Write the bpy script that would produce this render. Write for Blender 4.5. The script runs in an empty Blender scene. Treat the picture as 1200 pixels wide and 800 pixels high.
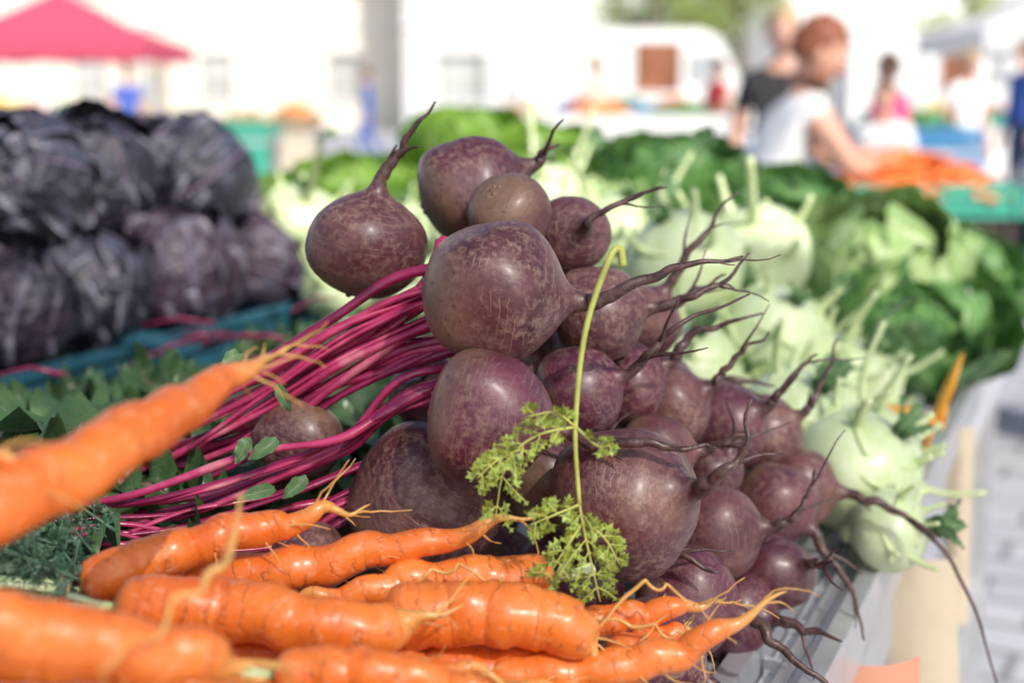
import bpy, math, random
from mathutils import Vector, Matrix, noise, Quaternion
V=Vector
random.seed(7)
R=random.random
def U(a,b): return a+(b-a)*random.random()
scene=bpy.context.scene

# ---------------------------------------------------------------- materials
class M:
    def __init__(s,name):
        s.m=bpy.data.materials.new(name); s.m.use_nodes=True
        s.n=s.m.node_tree.nodes; s.l=s.m.node_tree.links
        s.b=s.n['Principled BSDF']; s.out=s.n['Material Output']
    def node(s,t,**k):
        x=s.n.new(t)
        for a,b in k.items(): setattr(x,a,b)
        return x
    def link(s,a,b): s.l.new(a,b)
    def coord(s,kind='Object',rnd=True):
        tc=s.node('ShaderNodeTexCoord')
        if not rnd: return tc.outputs[kind]
        oi=s.node('ShaderNodeObjectInfo')
        mp=s.node('ShaderNodeVectorMath',operation='SCALE'); mp.inputs['Scale'].default_value=7.3
        cb=s.node('ShaderNodeCombineXYZ')
        for i in range(3): s.link(oi.outputs['Random'],cb.inputs[i])
        s.link(cb.outputs[0],mp.inputs[0])
        ad=s.node('ShaderNodeVectorMath',operation='ADD')
        s.link(tc.outputs[kind],ad.inputs[0]); s.link(mp.outputs[0],ad.inputs[1])
        return ad.outputs[0]
    def noise(s,co,scale,detail=4,rough=.55,dist=0):
        x=s.node('ShaderNodeTexNoise'); x.inputs['Scale'].default_value=scale
        x.inputs['Detail'].default_value=min(detail,4); x.inputs['Roughness'].default_value=rough
        x.inputs['Distortion'].default_value=dist
        s.link(co,x.inputs['Vector']); return x.outputs['Fac']
    def ramp(s,fac,stops):
        x=s.node('ShaderNodeValToRGB'); e=x.color_ramp.elements
        while len(e)<len(stops): e.new(.5)
        for i,(p,c) in enumerate(stops):
            e[i].position=p
            e[i].color=(c,c,c,1) if not isinstance(c,(tuple,list)) else (c[0],c[1],c[2],1)
        s.link(fac,x.inputs[0]); return x.outputs[0]
    def mix(s,fac,a,b,mode='MIX'):
        x=s.node('ShaderNodeMix',data_type='RGBA',blend_type=mode)
        if hasattr(fac,'links'): s.link(fac,x.inputs[0])
        else: x.inputs[0].default_value=fac
        for i,c in ((6,a),(7,b)):
            if hasattr(c,'links'): s.link(c,x.inputs[i])
            else: x.inputs[i].default_value=(c[0],c[1],c[2],1)
        return x.outputs[2]
    def math(s,op,a,b=None,clamp=False):
        x=s.node('ShaderNodeMath',operation=op); x.use_clamp=clamp
        for i,c in ((0,a),(1,b)):
            if c is None: continue
            if hasattr(c,'links'): s.link(c,x.inputs[i])
            else: x.inputs[i].default_value=c
        return x.outputs[0]
    def attr(s,name='ax'):
        x=s.node('ShaderNodeAttribute'); x.attribute_name=name; return x.outputs['Fac']
    def rnd(s):
        return s.node('ShaderNodeObjectInfo').outputs['Random']
    def bump(s,h,strength=.3,dist=.001,prev=None):
        x=s.node('ShaderNodeBump'); x.inputs['Strength'].default_value=strength
        x.inputs['Distance'].default_value=dist
        s.link(h,x.inputs['Height'])
        if prev is not None: s.link(prev,x.inputs['Normal'])
        s.link(x.outputs[0],s.b.inputs['Normal']); return x.outputs[0]
    def col(s,c):
        if hasattr(c,'links'): s.link(c,s.b.inputs['Base Color'])
        else: s.b.inputs['Base Color'].default_value=(c[0],c[1],c[2],1)
    def rough(s,r):
        if hasattr(r,'links'): s.link(r,s.b.inputs['Roughness'])
        else: s.b.inputs['Roughness'].default_value=r
    def coat(s,w,r):
        s.b.inputs['Coat Weight'].default_value=w; s.b.inputs['Coat Roughness'].default_value=r
    def transl(s,color,fac):
        t=s.node('ShaderNodeBsdfTranslucent')
        if hasattr(color,'links'): s.link(color,t.inputs[0])
        else: t.inputs[0].default_value=(*color,1)
        mx=s.node('ShaderNodeMixShader'); mx.inputs[0].default_value=fac
        s.link(s.b.outputs[0],mx.inputs[1]); s.link(t.outputs[0],mx.inputs[2])
        s.link(mx.outputs[0],s.out.inputs[0]); return mx.outputs[0]

def simple(name,c,rough=.6,var=.25,scale=8,bump=.15,bd=.002,metal=0):
    m=M(name); co=m.coord()
    n=m.noise(co,scale,3)
    d=tuple(x*(1-var) for x in c); l=tuple(min(1,x*(1+var*.6)) for x in c)
    m.col(m.ramp(n,[(.3,d),(.7,l)])); m.rough(rough); m.b.inputs['Metallic'].default_value=metal
    if bump: m.bump(m.noise(co,scale*6,2),bump,bd)
    return m.m

def beet_mat():
    m=M('beet_skin'); co=m.coord(); ax=m.attr()
    n1=m.noise(co,22,4,.62); n2=m.noise(co,190,4,.75); n3=m.noise(co,13,3)
    base=m.ramp(n1,[(.28,(.060,.014,.022)),(.5,(.125,.042,.046)),(.72,(.215,.100,.078))])
    purple=m.ramp(n1,[(.3,(.046,.006,.022)),(.7,(.150,.028,.062))])
    base=m.mix(m.ramp(m.rnd(),[(.35,.1),(.75,.88)]),base,purple)
    dust=m.ramp(n2,[(.46,0),(.64,.62)])
    dust=m.math('MULTIPLY',dust,m.ramp(n3,[(.36,.15),(.62,1.0)]))
    c=m.mix(dust,base,(.40,.27,.20))
    crown=m.ramp(m.math('ADD',ax,m.math('MULTIPLY',m.math('SUBTRACT',n3,.5),.7)),[(.08,.85),(.38,0)])
    c=m.mix(crown,c,m.mix(n2,(.16,.085,.055),(.30,.185,.12)))
    w=m.math('SINE',m.math('ADD',m.math('MULTIPLY',ax,120),m.math('MULTIPLY',n1,26)))
    wl=m.ramp(w,[(.90,0),(.99,.5)])
    wl=m.math('MULTIPLY',wl,m.ramp(m.noise(co,42,3),[(.50,0),(.62,1)]))
    c=m.mix(wl,c,(.38,.25,.19))
    pit=m.ramp(m.noise(co,300,2),[(.64,0),(.73,.75)])
    c=m.mix(pit,c,(.045,.020,.018))
    tail=m.ramp(m.math('MULTIPLY',ax,.5),[(.49,0),(.58,1)])
    c=m.mix(tail,c,m.ramp(n2,[(.35,(.030,.012,.014)),(.7,(.16,.08,.065))]))
    m.col(c); m.rough(m.ramp(n2,[(.3,.30),(.7,.52)]))
    m.coat(.25,.25)
    h=m.math('ADD',m.math('MULTIPLY',n2,.8),m.math('MULTIPLY',wl,.4))
    m.bump(h,.65,.0010)
    return m.m
def stem_mat(name,a,b,hi=None):
    m=M(name); co=m.coord()
    n=m.noise(co,30,3)
    st=[(.3,a),(.55,b)]
    if hi: st.append((.72,hi))  # palest stop: whitish stalk highlights put into the colour
    c=m.ramp(n,st)
    m.col(c); m.rough(.25); m.coat(.35,.15); m.bump(m.noise(co,260,2),.3,.0008)
    return m.m
def carrot_mat():
    m=M('carrot_skin'); co=m.coord(); ax=m.attr()
    n1=m.noise(co,22,4); n2=m.noise(co,160,4,.7); n3=m.noise(co,70,4)
    c=m.ramp(n1,[(.3,(.72,.125,.012)),(.7,(.88,.23,.035))])
    c=m.mix(m.ramp(m.rnd(),[(0,0),(1,.35)]),c,(.88,.29,.06))
    w=m.math('SINE',m.math('ADD',m.math('MULTIPLY',ax,150),m.math('MULTIPLY',n3,16)))
    lines=m.math('MULTIPLY',m.ramp(w,[(.80,0),(.97,1)]),m.ramp(n3,[(.46,0),(.62,.65)]))
    c=m.mix(lines,c,(.40,.10,.02))
    c=m.mix(m.ramp(n2,[(.54,0),(.76,.6)]),c,(.92,.52,.30))
    c=m.mix(m.ramp(m.noise(co,240,2),[(.68,0),(.76,.5)]),c,(.30,.10,.03))
    c=m.mix(m.ramp(ax,[(.74,0),(.90,.85)]),c,(.70,.42,.12))
    c=m.mix(m.ramp(m.math('ADD',ax,m.math('MULTIPLY',n3,.02)),[(.012,.75),(.035,0)]),c,(.20,.17,.05))
    m.col(c); m.rough(m.ramp(n2,[(.3,.26),(.7,.45)])); m.coat(.25,.2)
    m.bump(m.math('SUBTRACT',m.math('MULTIPLY',n2,.5),lines),.7,.0010)
    return m.m
def leaf_mat(name,dark,light,vein,veinw=.05,side=9,sstr=.5,tr=.25,rough=.42,blister=0,bscale=60):
    m=M(name); co=m.coord()
    uv=m.node('ShaderNodeTexCoord').outputs['UV']; sp=m.node('ShaderNodeSeparateXYZ'); m.link(uv,sp.inputs[0])
    u=m.math('ABSOLUTE',sp.outputs[0]); v=sp.outputs[1]
    n=m.noise(co,16,3); n2=m.noise(co,90,3)
    c=m.ramp(n,[(.3,dark),(.7,light)])
    c=m.mix(m.ramp(n2,[(.4,0),(.75,.35)]),c,light)
    mid=m.ramp(u,[(veinw*.5,1),(veinw*1.6,0)])
    sv=m.math('SINE',m.math('ADD',m.math('MULTIPLY',m.math('SUBTRACT',v,m.math('MULTIPLY',u,.55)),side*6.28),m.math('MULTIPLY',n,2.5)))
    sv=m.math('MULTIPLY',m.ramp(sv,[(.86,0),(.99,1)]),m.ramp(u,[(.0,1),(.95,.3)]))
    f=m.math('MAXIMUM',mid,m.math('MULTIPLY',sv,sstr))
    c=m.mix(f,c,vein)
    h=m.math('MULTIPLY',f,-1.0)
    if blister:
        vo=m.node('ShaderNodeTexVoronoi'); vo.inputs['Scale'].default_value=bscale; m.link(co,vo.inputs['Vector'])
        vd=vo.outputs['Distance']
        c=m.mix(m.ramp(vd,[(.35,0),(.7,.55)]),c,vein)
        h=m.math('ADD',h,m.math('MULTIPLY',vd,-blister))
    else: h=m.math('ADD',h,m.math('MULTIPLY',n2,.5))
    m.col(c); m.rough(rough); m.bump(h,.7,.003 if blister else .0015)
    if tr: m.transl(c,tr)
    return m.m
def kohl_mat():
    m=M('kohlrabi_skin'); co=m.coord(); n=m.noise(co,14,4); n2=m.noise(co,90,4)
    c=m.ramp(n,[(.3,(.48,.61,.28)),(.7,(.66,.76,.46))])
    c=m.mix(m.ramp(n2,[(.42,0),(.7,.5)]),c,(.76,.82,.64))
    m.col(c); m.rough(.38); m.coat(.3,.22); m.bump(n2,.2,.001); return m.m
def redcab_mat():
    m=M('red_cabbage_leaf'); co=m.coord()
    uv=m.node('ShaderNodeTexCoord').outputs['UV']; sp=m.node('ShaderNodeSeparateXYZ'); m.link(uv,sp.inputs[0])
    u=m.math('ABSOLUTE',sp.outputs[0]); v=sp.outputs[1]
    n=m.noise(co,9,3); n2=m.noise(co,24,4,.65)
    c=m.ramp(n,[(.3,(.007,.008,.018)),(.7,(.022,.019,.036))])
    c=m.mix(m.ramp(m.rnd(),[(.70,0),(.92,.6)]),c,(.080,.020,.050))
    c=m.mix(m.ramp(n2,[(.50,0),(.68,.55)]),c,(.12,.135,.20))  # blue-grey waxy bloom, with highlight patches painted into it
    mid=m.ramp(u,[(.012,1),(.05,0)])
    sv=m.math('SINE',m.math('ADD',m.math('MULTIPLY',m.math('SUBTRACT',v,m.math('MULTIPLY',u,.9)),30),m.math('MULTIPLY',n2,8)))
    f=m.math('MAXIMUM',mid,m.math('MULTIPLY',m.ramp(sv,[(.92,0),(.995,1)]),.45))
    c=m.mix(f,c,(.20,.14,.23))
    c=m.mix(m.ramp(u,[(.88,0),(1.0,.65)]),c,(.33,.31,.40))  # pale leaf edges: edge highlights put into the colour
    m.col(c); m.rough(.46); m.b.inputs['Specular IOR Level'].default_value=.7
    m.bump(m.math('ADD',m.math('MULTIPLY',n2,1.6),m.math('ADD',f,m.noise(co,70,2))),.9,.008); return m.m

MB_=beet_mat(); MSTEM=stem_mat('beet_stem',(.30,.010,.065),(.58,.055,.17),(.74,.28,.32)); MSTEMD=stem_mat('beet_stem_dark',(.12,.007,.04),(.34,.022,.10))
MC=carrot_mat(); MK=kohl_mat(); MRC=redcab_mat()
MKS=stem_mat('kohlrabi_stem',(.48,.60,.26),(.64,.74,.40))
MBL=leaf_mat('beet_leaf',(.030,.085,.032),(.115,.22,.080),(.26,.20,.14),tr=.2,rough=.26)
MSD=leaf_mat('savoy_leaf_dark',(.020,.090,.018),(.07,.20,.038),(.20,.36,.12),side=7,tr=.15,blister=.9,bscale=75,rough=.38)
MSL=leaf_mat('savoy_leaf_light',(.15,.30,.06),(.30,.45,.15),(.48,.60,.32),side=7,tr=.15,blister=.9,bscale=75,rough=.42)
MLT=leaf_mat('lettuce_leaf',(.14,.32,.03),(.28,.46,.07),(.40,.52,.22),side=6,tr=.35)
MKL=leaf_mat('kohlrabi_leaf',(.08,.20,.07),(.17,.31,.13),(.40,.50,.28),side=6,tr=.25)
MFR=simple('carrot_top_green',(.34,.44,.070),.45,.45,60,0)
MFRB=simple('carrot_top_blue_green',(.08,.17,.10),.5,.4,60,0)
MFST=simple('sprig_stem',(.50,.54,.12),.4,.25,60,0)
MTRAY=simple('grey_tray_plastic',(.50,.52,.56),.35,.12,5,.1)
MALU=simple('aluminium_rail',(.62,.63,.65),.32,.12,20,.1,.001,.5)
MTEAL=simple('teal_crate_plastic',(.025,.11,.16),.4,.3,10,.1)
MGREEN=simple('green_crate_plastic',(.05,.38,.27),.4,.25,6,.1)
MBLUE=simple('blue_plastic',(.06,.24,.48),.45,.25,6,.1)
MWOOD=simple('crate_wood',(.36,.25,.15),.7,.3,14,.3)
MDARK=simple('dark_brown_crate',(.055,.035,.03),.6,.3,10,.1)
MPAPER=simple('cream_paper',(.66,.55,.40),.8,.10,14,0)
MORP=simple('orange_paper',(.74,.34,.22),.8,.1,14,0)
MORC=simple('orange_clip_plastic',(.85,.38,.03),.4,.15,9,0)
MWHITE=simple('white_paint',(.84,.84,.83),.5,.03,2,0)
MSTRING=simple('twine',(.35,.25,.14),.8,.3,80,.2)

# ---------------------------------------------------------------- mesh builder
def cr(pts,n):
    out=[]; P=[tuple(p) for p in pts]; k=len(P[0])
    for i in range(len(P)-1):
        a=P[i-1] if i>0 else tuple(2*P[0][j]-P[1][j] for j in range(k))
        b=P[i]; c=P[i+1]
        d=P[i+2] if i+2<len(P) else tuple(2*P[-1][j]-P[-2][j] for j in range(k))
        for q in range(n):
            t=q/n
            out.append(tuple(.5*((2*b[j])+(-a[j]+c[j])*t+(2*a[j]-5*b[j]+4*c[j]-d[j])*t*t+(-a[j]+3*b[j]-3*c[j]+d[j])*t**3) for j in range(k)))
    out.append(P[-1]); return out
def lerp_prof(prof,t):
    for i in range(len(prof)-1):
        a,b=prof[i],prof[i+1]
        if t<=b[0]:
            q=(t-a[0])/max(1e-9,b[0]-a[0]); q=max(0,min(1,q)); return a[1]+(b[1]-a[1])*q
    return prof[-1][1]
class B:
    def __init__(s): s.v=[];s.a=[];s.t=[];s.f=[];s.m=[];s.s=[]
    def vert(s,p,ax=0,uv=(0,0)):
        s.v.append(tuple(p)); s.a.append(ax); s.t.append(uv); return len(s.v)-1
    def face(s,idx,mi=0,sm=True): s.f.append(tuple(idx)); s.m.append(mi); s.s.append(sm)
    def tube(s,path,rad,seg=12,mi=0,ax=None,disp=0,freq=30,seed=0,flat=1.0,sm=True):
        path=[V(p) for p in path]; n=len(path)
        T=[(path[min(i+1,n-1)]-path[max(i-1,0)]) for i in range(n)]
        T=[t.normalized() if t.length>1e-9 else V((0,0,1)) for t in T]
        up=V((0,0,1)) if abs(T[0].z)<.9 else V((1,0,0))
        x=T[0].cross(up).normalized()
        rings=[]; mr=max(rad)
        for i in range(n):
            if i:
                q=T[i-1].rotation_difference(T[i]); x=q@x
                x=(x-T[i]*x.dot(T[i])).normalized()
            y=T[i].cross(x)
            a=ax[i] if ax else i/(n-1)
            ring=[]
            for k in range(seg):
                an=2*math.pi*k/seg
                d=x*math.cos(an)+y*math.sin(an)*flat
                r=rad[i]
                p=path[i]+d*r
                if disp: p=p+d*(noise.noise(p*freq+V((seed,seed*.7,0)))*disp*min(1,r/mr*1.3))
                ring.append(s.vert(p,a,(k/seg,a)))
            rings.append(ring)
        for i in range(n-1):
            for k in range(seg):
                s.face((rings[i][k],rings[i][(k+1)%seg],rings[i+1][(k+1)%seg],rings[i+1][k]),mi,sm)
        c0=s.vert(path[0],ax[0] if ax else 0); c1=s.vert(path[-1],ax[-1] if ax else 1)
        for k in range(seg):
            s.face((c0,rings[0][(k+1)%seg],rings[0][k]),mi,sm); s.face((c1,rings[-1][k],rings[-1][(k+1)%seg]),mi,sm)
    def box(s,c,sz,mi=0,rot=None):
        c=V(c); h=V(sz)*.5; ids=[]
        for z in(-1,1):
            for y in(-1,1):
                for x in(-1,1):
                    p=V((x*h.x,y*h.y,z*h.z))
                    if rot is not None: p=rot@p
                    ids.append(s.vert(c+p))
        for q in((0,2,3,1),(4,5,7,6),(0,1,5,4),(2,6,7,3),(0,4,6,2),(1,3,7,5)): s.face([ids[i] for i in q],mi,False)
    def sphere(s,c,r,mi=0,nu=14,nv=9,disp=0,freq=20,scale=(1,1,1),seed=0,rot=None,ax=0):
        c=V(c); rows=[]
        for j in range(nv+1):
            th=math.pi*j/nv; row=[]
            for i in range(nu):
                ph=2*math.pi*i/nu
                d=V((math.sin(th)*math.cos(ph),math.sin(th)*math.sin(ph),math.cos(th)))
                p=V((d.x*scale[0],d.y*scale[1],d.z*scale[2]))*r
                if disp: p=p*(1+disp*noise.noise(d*freq+V((seed,seed,seed))))
                if rot is not None: p=rot@p
                row.append(s.vert(c+p,ax,(i/nu,j/nv)))
                if j in(0,nv): break
            rows.append(row)
        for j in range(nv):
            for i in range(nu):
                i2=(i+1)%nu
                if j==0: s.face((rows[0][0],rows[1][i],rows[1][i2]),mi)
                elif j==nv-1: s.face((rows[j][i],rows[nv][0],rows[j][i2]),mi)
                else: s.face((rows[j][i],rows[j+1][i],rows[j+1][i2],rows[j][i2]),mi)
    def grid(s,fn,nu,nv,mi=0,sm=True):
        g=[[s.vert(fn(-1+2*i/nu,j/nv),0,(-1+2*i/nu,j/nv)) for i in range(nu+1)] for j in range(nv+1)]
        for j in range(nv):
            for i in range(nu): s.face((g[j][i],g[j][i+1],g[j+1][i+1],g[j+1][i]),mi,sm)
    def leaf(s,base,d,up,L,W,curl=.6,ruf=.12,mi=0,nu=8,nv=12,fold=.3,shape='beet'):
        base=V(base); d=V(d).normalized(); sd=d.cross(V(up)).normalized(); nn=sd.cross(d)
        sdd=random.random()*50
        if abs(curl)<.01: curl=.01
        def fn(u,v):
            w=math.sin(math.pi*min(1,(v*.93+.05))**.75)**.8
            ang=curl*v
            ce=d*(math.sin(ang)/curl*L)+nn*(-(1-math.cos(ang))/curl*L)
            n2=(nn*math.cos(ang)+d*math.sin(ang))
            off=fold*abs(u)*w*W*.5+ruf*W*abs(u)**1.5*math.sin(v*17+u*2+sdd)+ruf*.8*W*noise.noise(V((u*1.6,v*4,sdd)))
            return base+ce+sd*(u*w*W*.5)+n2*off
        s.grid(fn,nu,nv,mi)
    def obj(s,name,mats,loc=(0,0,0),parent=None):
        me=bpy.data.meshes.new(name)
        me.from_pydata(s.v,[],s.f)
        me.polygons.foreach_set('material_index',s.m)
        me.polygons.foreach_set('use_smooth',s.s)
        at=me.attributes.new('ax','FLOAT','POINT'); at.data.foreach_set('value',s.a)
        uv=me.uv_layers.new(name='UVMap'); fl=[]
        vi=[0]*len(me.loops); me.loops.foreach_get('vertex_index',vi)
        for i in vi: fl+=s.t[i]
        uv.data.foreach_set('uv',fl)
        for m in mats: me.materials.append(m)
        me.validate(); me.update()
        o=bpy.data.objects.new(name,me); o.location=loc
        scene.collection.objects.link(o)
        if parent: o.parent=parent
        return o
def empty(name,loc=(0,0,0),rz=0):
    o=bpy.data.objects.new(name,None); o.location=loc; o.rotation_euler=(0,0,rz); scene.collection.objects.link(o); return o

# ---------------------------------------------------------------- stall frame: O = front corner on right edge
SA=math.radians(23); sv=V((math.sin(SA),math.cos(SA),0)); nv_=V((math.cos(SA),-math.sin(SA),0)); O=V((.2,.874,0))
RS=Matrix.Rotation(-SA,3,'Z')
def S(t,w,z): return O+sv*t+nv_*w+V((0,0,z))
TZ=.95

# ---------------------------------------------------------------- beets
def mm(p): return V(p)*.001
PROF=[(-.935,.02),(-.93,.18),(-.90,.34),(-.82,.58),(-.66,.78),(-.44,.92),(-.18,.99),(.08,1.0),(.32,.96),(.52,.87),(.70,.73),(.83,.56),(.92,.40),(1.01,.26),(1.13,.165),(1.30,.115)]
def beet(c,r,a,tail=None,stubs=0,hairs=2,seed=None):
    seed=seed if seed is not None else U(0,90)
    c=mm(c); r=r*.001; a=V(a).normalized(); b=B()
    el=U(.93,1.03)
    prof=[(p[0]*el,p[1]) for p in cr(PROF,2)]
    if not tail: tail=[tuple(a*r*1.9*1000+V((U(-6,6),U(-4,4),U(-8,0)))),tuple(a*r*2.6*1000+V((U(-12,12),U(-4,4),U(-20,0))))]
    path=[a*(p[0]*r) for p in prof]; rad=[p[1]*r for p in prof]
    tp=[path[-1]]+[mm(t) for t in tail if mm(t).length>r*1.45*el]
    tt=cr([path[-1]]+tp[1:],7)[1:]
    tt=[V(t)+V((noise.noise(V((i*.3,seed,0))),noise.noise(V((i*.3,seed,9))),noise.noise(V((i*.3,seed,5)))))*(.0035*min(1,i/4)) for i,t in enumerate(tt)]
    N=len(tt); n0=len(path)
    ax=[(p[0]+.95)/1.95 for p in prof]
    r0=rad[-1]
    for i,t in enumerate(tt):
        q=(i+1)/N
        path.append(V(t)); rad.append(max(.0005,r0*((1-q)**1.05)*.95+.0007)); ax.append(1.2+q*.8)
    b.tube(path,rad,36,0,ax,disp=r*.17,freq=25,seed=seed)
    for h in range(hairs):
        if N<5: break
        i=random.randrange(1,max(2,N-3)); p0=V(tt[i]); dr=(V(tt[min(N-1,i+2)])-V(tt[i-1])).normalized()
        dd=(dr*1.3+V((U(-.6,.6),U(-.6,.6),U(-.6,.5)))).normalized(); L=U(.015,.05)
        pts=[p0]
        for k in range(5):
            dd=(dd+V((U(-.2,.2),U(-.2,.2),U(-.25,.2)))).normalized(); pts.append(pts[-1]+dd*L/5)
        rr=max(.0007,rad[n0+i]*.5)
        b.tube(pts,[rr*(1-k/6)+.0002 for k in range(6)],6,0,[1.6]*6)
    x=a.orthogonal().normalized(); y=a.cross(x)
    for k in range(7):
        an=k*2.4+seed; rr=r*(.03+.18*(k/7))
        p0=-a*r*.86*el+(x*math.cos(an)+y*math.sin(an))*rr
        dd=(-a+(x*math.cos(an)+y*math.sin(an))*.5).normalized(); L=r*U(.05,.13)
        b.tube([p0,p0+dd*L*.6,p0+dd*L],[r*.09,r*.07,r*.03],7,0,[.0,.0,.0])
    return b.obj('beet',[MB_,MSTEM],c)
BE=[
((-95,917,1231),37,(.25,-.12,1),[(22,-3,58),(31,-6,73),(46,-8,92)]),
((-28,983,1263),37,(.9,.1,.35),[(50,4,26),(60,8,30)]),
((-3,930,1250),28,(.4,.6,-.7),None),
((38,978,1232),29,(.3,-.9,.25),[(14,-42,16),(36,-44,28),(62,-46,36)]),
((-11,812,1215),42,(1,-.12,-.08),[(64,-10,-1),(88,-12,10),(112,-14,20),(142,-12,21)]),
((-13,781,1150),38,(1,-.15,-.18),[(60,-16,-12),(84,-22,-10),(104,-24,-13),(122,-22,-12)]),
((66,791,1097),43,(.72,-.62,.32),[(44,-46,26),(58,-46,42),(62,-42,68)]),
((-54,840,1085),46,(.6,-.2,.75),[(60,-10,40),(75,-10,34)]),
((56,919,1188),32,(1,-.2,.1),[(60,-12,10),(78,-12,20),(98,-8,38)]),
((95,1040,1160),30,(.55,-.1,.8),[(34,-4,52),(50,-2,72),(68,0,98)]),
((43,881,1144),29,(.85,-.35,.35),[(45,-16,30),(64,-16,46),(104,-12,62)]),
((79,950,1133),29,(.85,-.2,.5),[(40,-8,34),(62,-5,42),(90,0,48)]),
((111,977,1110),30,(.8,-.3,.5),[(34,-12,28),(48,-12,42),(66,-10,56)]),
((157,1023,1086),32,(.7,-.5,.5),[(34,-24,30),(48,-24,48),(62,-22,58)]),
((196,1080,1067),31,(.7,-.4,.5),[(34,-16,30),(44,-12,52),(54,-8,76)]),
((141,969,1065),22,(.5,-.2,.8),None),
((136,913,1040),32,(.9,-.35,.2),[(46,-18,14),(56,-18,28),(62,-16,48)]),
((194,1013,1030),32,(.6,-.55,-.35),[(30,-28,-26),(44,-34,-44),(54,-36,-62),(58,-45,-88)]),
((224,1075,1024),32,(.9,-.35,0),[(50,-22,-4),(76,-32,-14),(112,-55,-52),(140,-85,-140)]),
((180,945,1000),28,(.4,-.5,.3),None),
((82,800,1000),33,(.6,-.3,-.2),[(44,-26,-20),(60,-30,-34)]),
((110,856,1012),34,(.9,-.4,-.1),[(48,-28,-12),(66,-38,-26),(86,-46,-42),(108,-54,-62)]),
((-135,876,1114),27,(-.35,-.2,-.8),None),
((-122,815,1054),23,(.2,-.5,-.5),None),
((-57,930,1134),25,(-.1,-.6,.2),None),
((97,923,1092),27,(.9,-.3,.1),[(45,-14,12),(60,-16,20)]),
((21,855,1094),30,(.6,.5,.2),None),
((87,990,1172),24,(.8,-.2,.3),[(40,-8,20),(62,-8,30)]),
((36,850,1026),35,(.6,-.3,.3),None),
((-14,900,1015),35,(.3,.6,0),None),
((10,905,1195),27,(.8,.3,.1),None),
((150,920,980),30,(.5,-.5,.1),None),
]
fill=[]
cen=[(V(x[0])*.001,x[1]*.001) for x in BE]
for x in BE: beet(x[0],x[1],x[2],x[3] if len(x)>3 else None)
random.seed(3)
tries=0
while tries<2500 and len(fill)<26:
    tries+=1
    t=U(-.02,.50); w=U(-.32,-.10); z=U(.985,1.17)
    p=S(t,w,z)
    if p.y<.88: continue
    top=1.17-abs(w+.20)*1.1-max(0,t-.12)*.6
    if z>top: continue
    if w>-.13 and z>1.01: continue
    if all((p-c).length>.95*(r+.036) for c,r in cen):
        r=.036; cen.append((p,r)); fill.append(p)
        beet(tuple(p*1000),U(33,39),(.8,U(-.7,.2),U(-.1,.6)),None,0,1)

# beet stems + leaves
random.seed(11)
b=B()
def strand(pts,r0,r1,mi,jit=6,seg=9):
    j=V((U(-jit,jit),U(-jit,jit),U(-jit,jit)))
    P=[V(p)+j*(.2+1.1*i/len(pts))+V((U(-5,5),U(-5,5),U(-5,5))) for i,p in enumerate(pts)]
    P=[V(p)*.001 for p in cr(P,6)]
    n=len(P)
    b.tube(P,[(r0+(r1-r0)*i/(n-1))*.001*(1+.14*noise.noise(V((i*.3,r0*7,jit)))) for i in range(n)],seg,mi,disp=.0012,freq=60,flat=U(.5,.85))
    return P
ends=[]
for i in range(23):
    k=i/22; dz=-54*k+12; 
    P=strand([(-14,862,1214+dz),(-62,868,1202+dz),(-108,862+i*.8,1180+dz*1.05),(-160,862+i*1.6,1146+dz*.95),(-215-U(0,30),872+i*1.6,1112+dz*.8),(-262-U(0,50),890+i*3,1094+dz*.5)],random.choice((2.6,3.4,4,5,5.8)),U(1.6,2.8),0 if R()<.72 else 1,13)
    ends.append(P[-1])
for i in range(8):
    P=strand([(-15,845,1150+i*2),(-62,828,1142+i*2),(-101,815+i*4,1132-i*3),(-151,812+i*5,1116-i*4),(-215,808+i*6,1097-i*4),(-270,812+i*10,1085)],U(2.6,5.6),2,0 if R()<.7 else 1,8)
    ends.append(P[-1])
for i in range(8):
    P=strand([(-45,862,1128-i*4),(-100,842,1108-i*5),(-140,830,1096-i*5),(-190,815,1084-i*4),(-240,792,1078),(-285,780,1076)],U(2.4,4.4),2,1 if R()<.5 else 0,8)
    ends.append(P[-1])
for i in range(8):
    strand([(-46+i*5,905,1238-i*2),(-52+i*3,892,1215),(-66,880,1196),(-100,878,1176),(-150,884,1150)],4.2,3,0,4)
for e in ends[::2]:
    dd=V((-1,U(-.3,.5),U(-.4,.2)))
    b.leaf(e,dd,(U(-.3,.3),U(-.3,.3),1),U(.10,.15),U(.06,.09),U(-.2,.8),.16,2)
for i in range(6):
    e=V((U(-.16,-.06),.80+U(0,.03),1.14+U(-.04,.05)))
    b.leaf(e,(U(-1,.3),U(-.5,0),U(-.8,.2)),(0,-1,.4),U(.012,.024),U(.007,.012),U(.3,1),.2,3,6,8)
b.obj('beet_stem_bunch',[MSTEM,MSTEMD,MBL,MKL])

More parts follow.
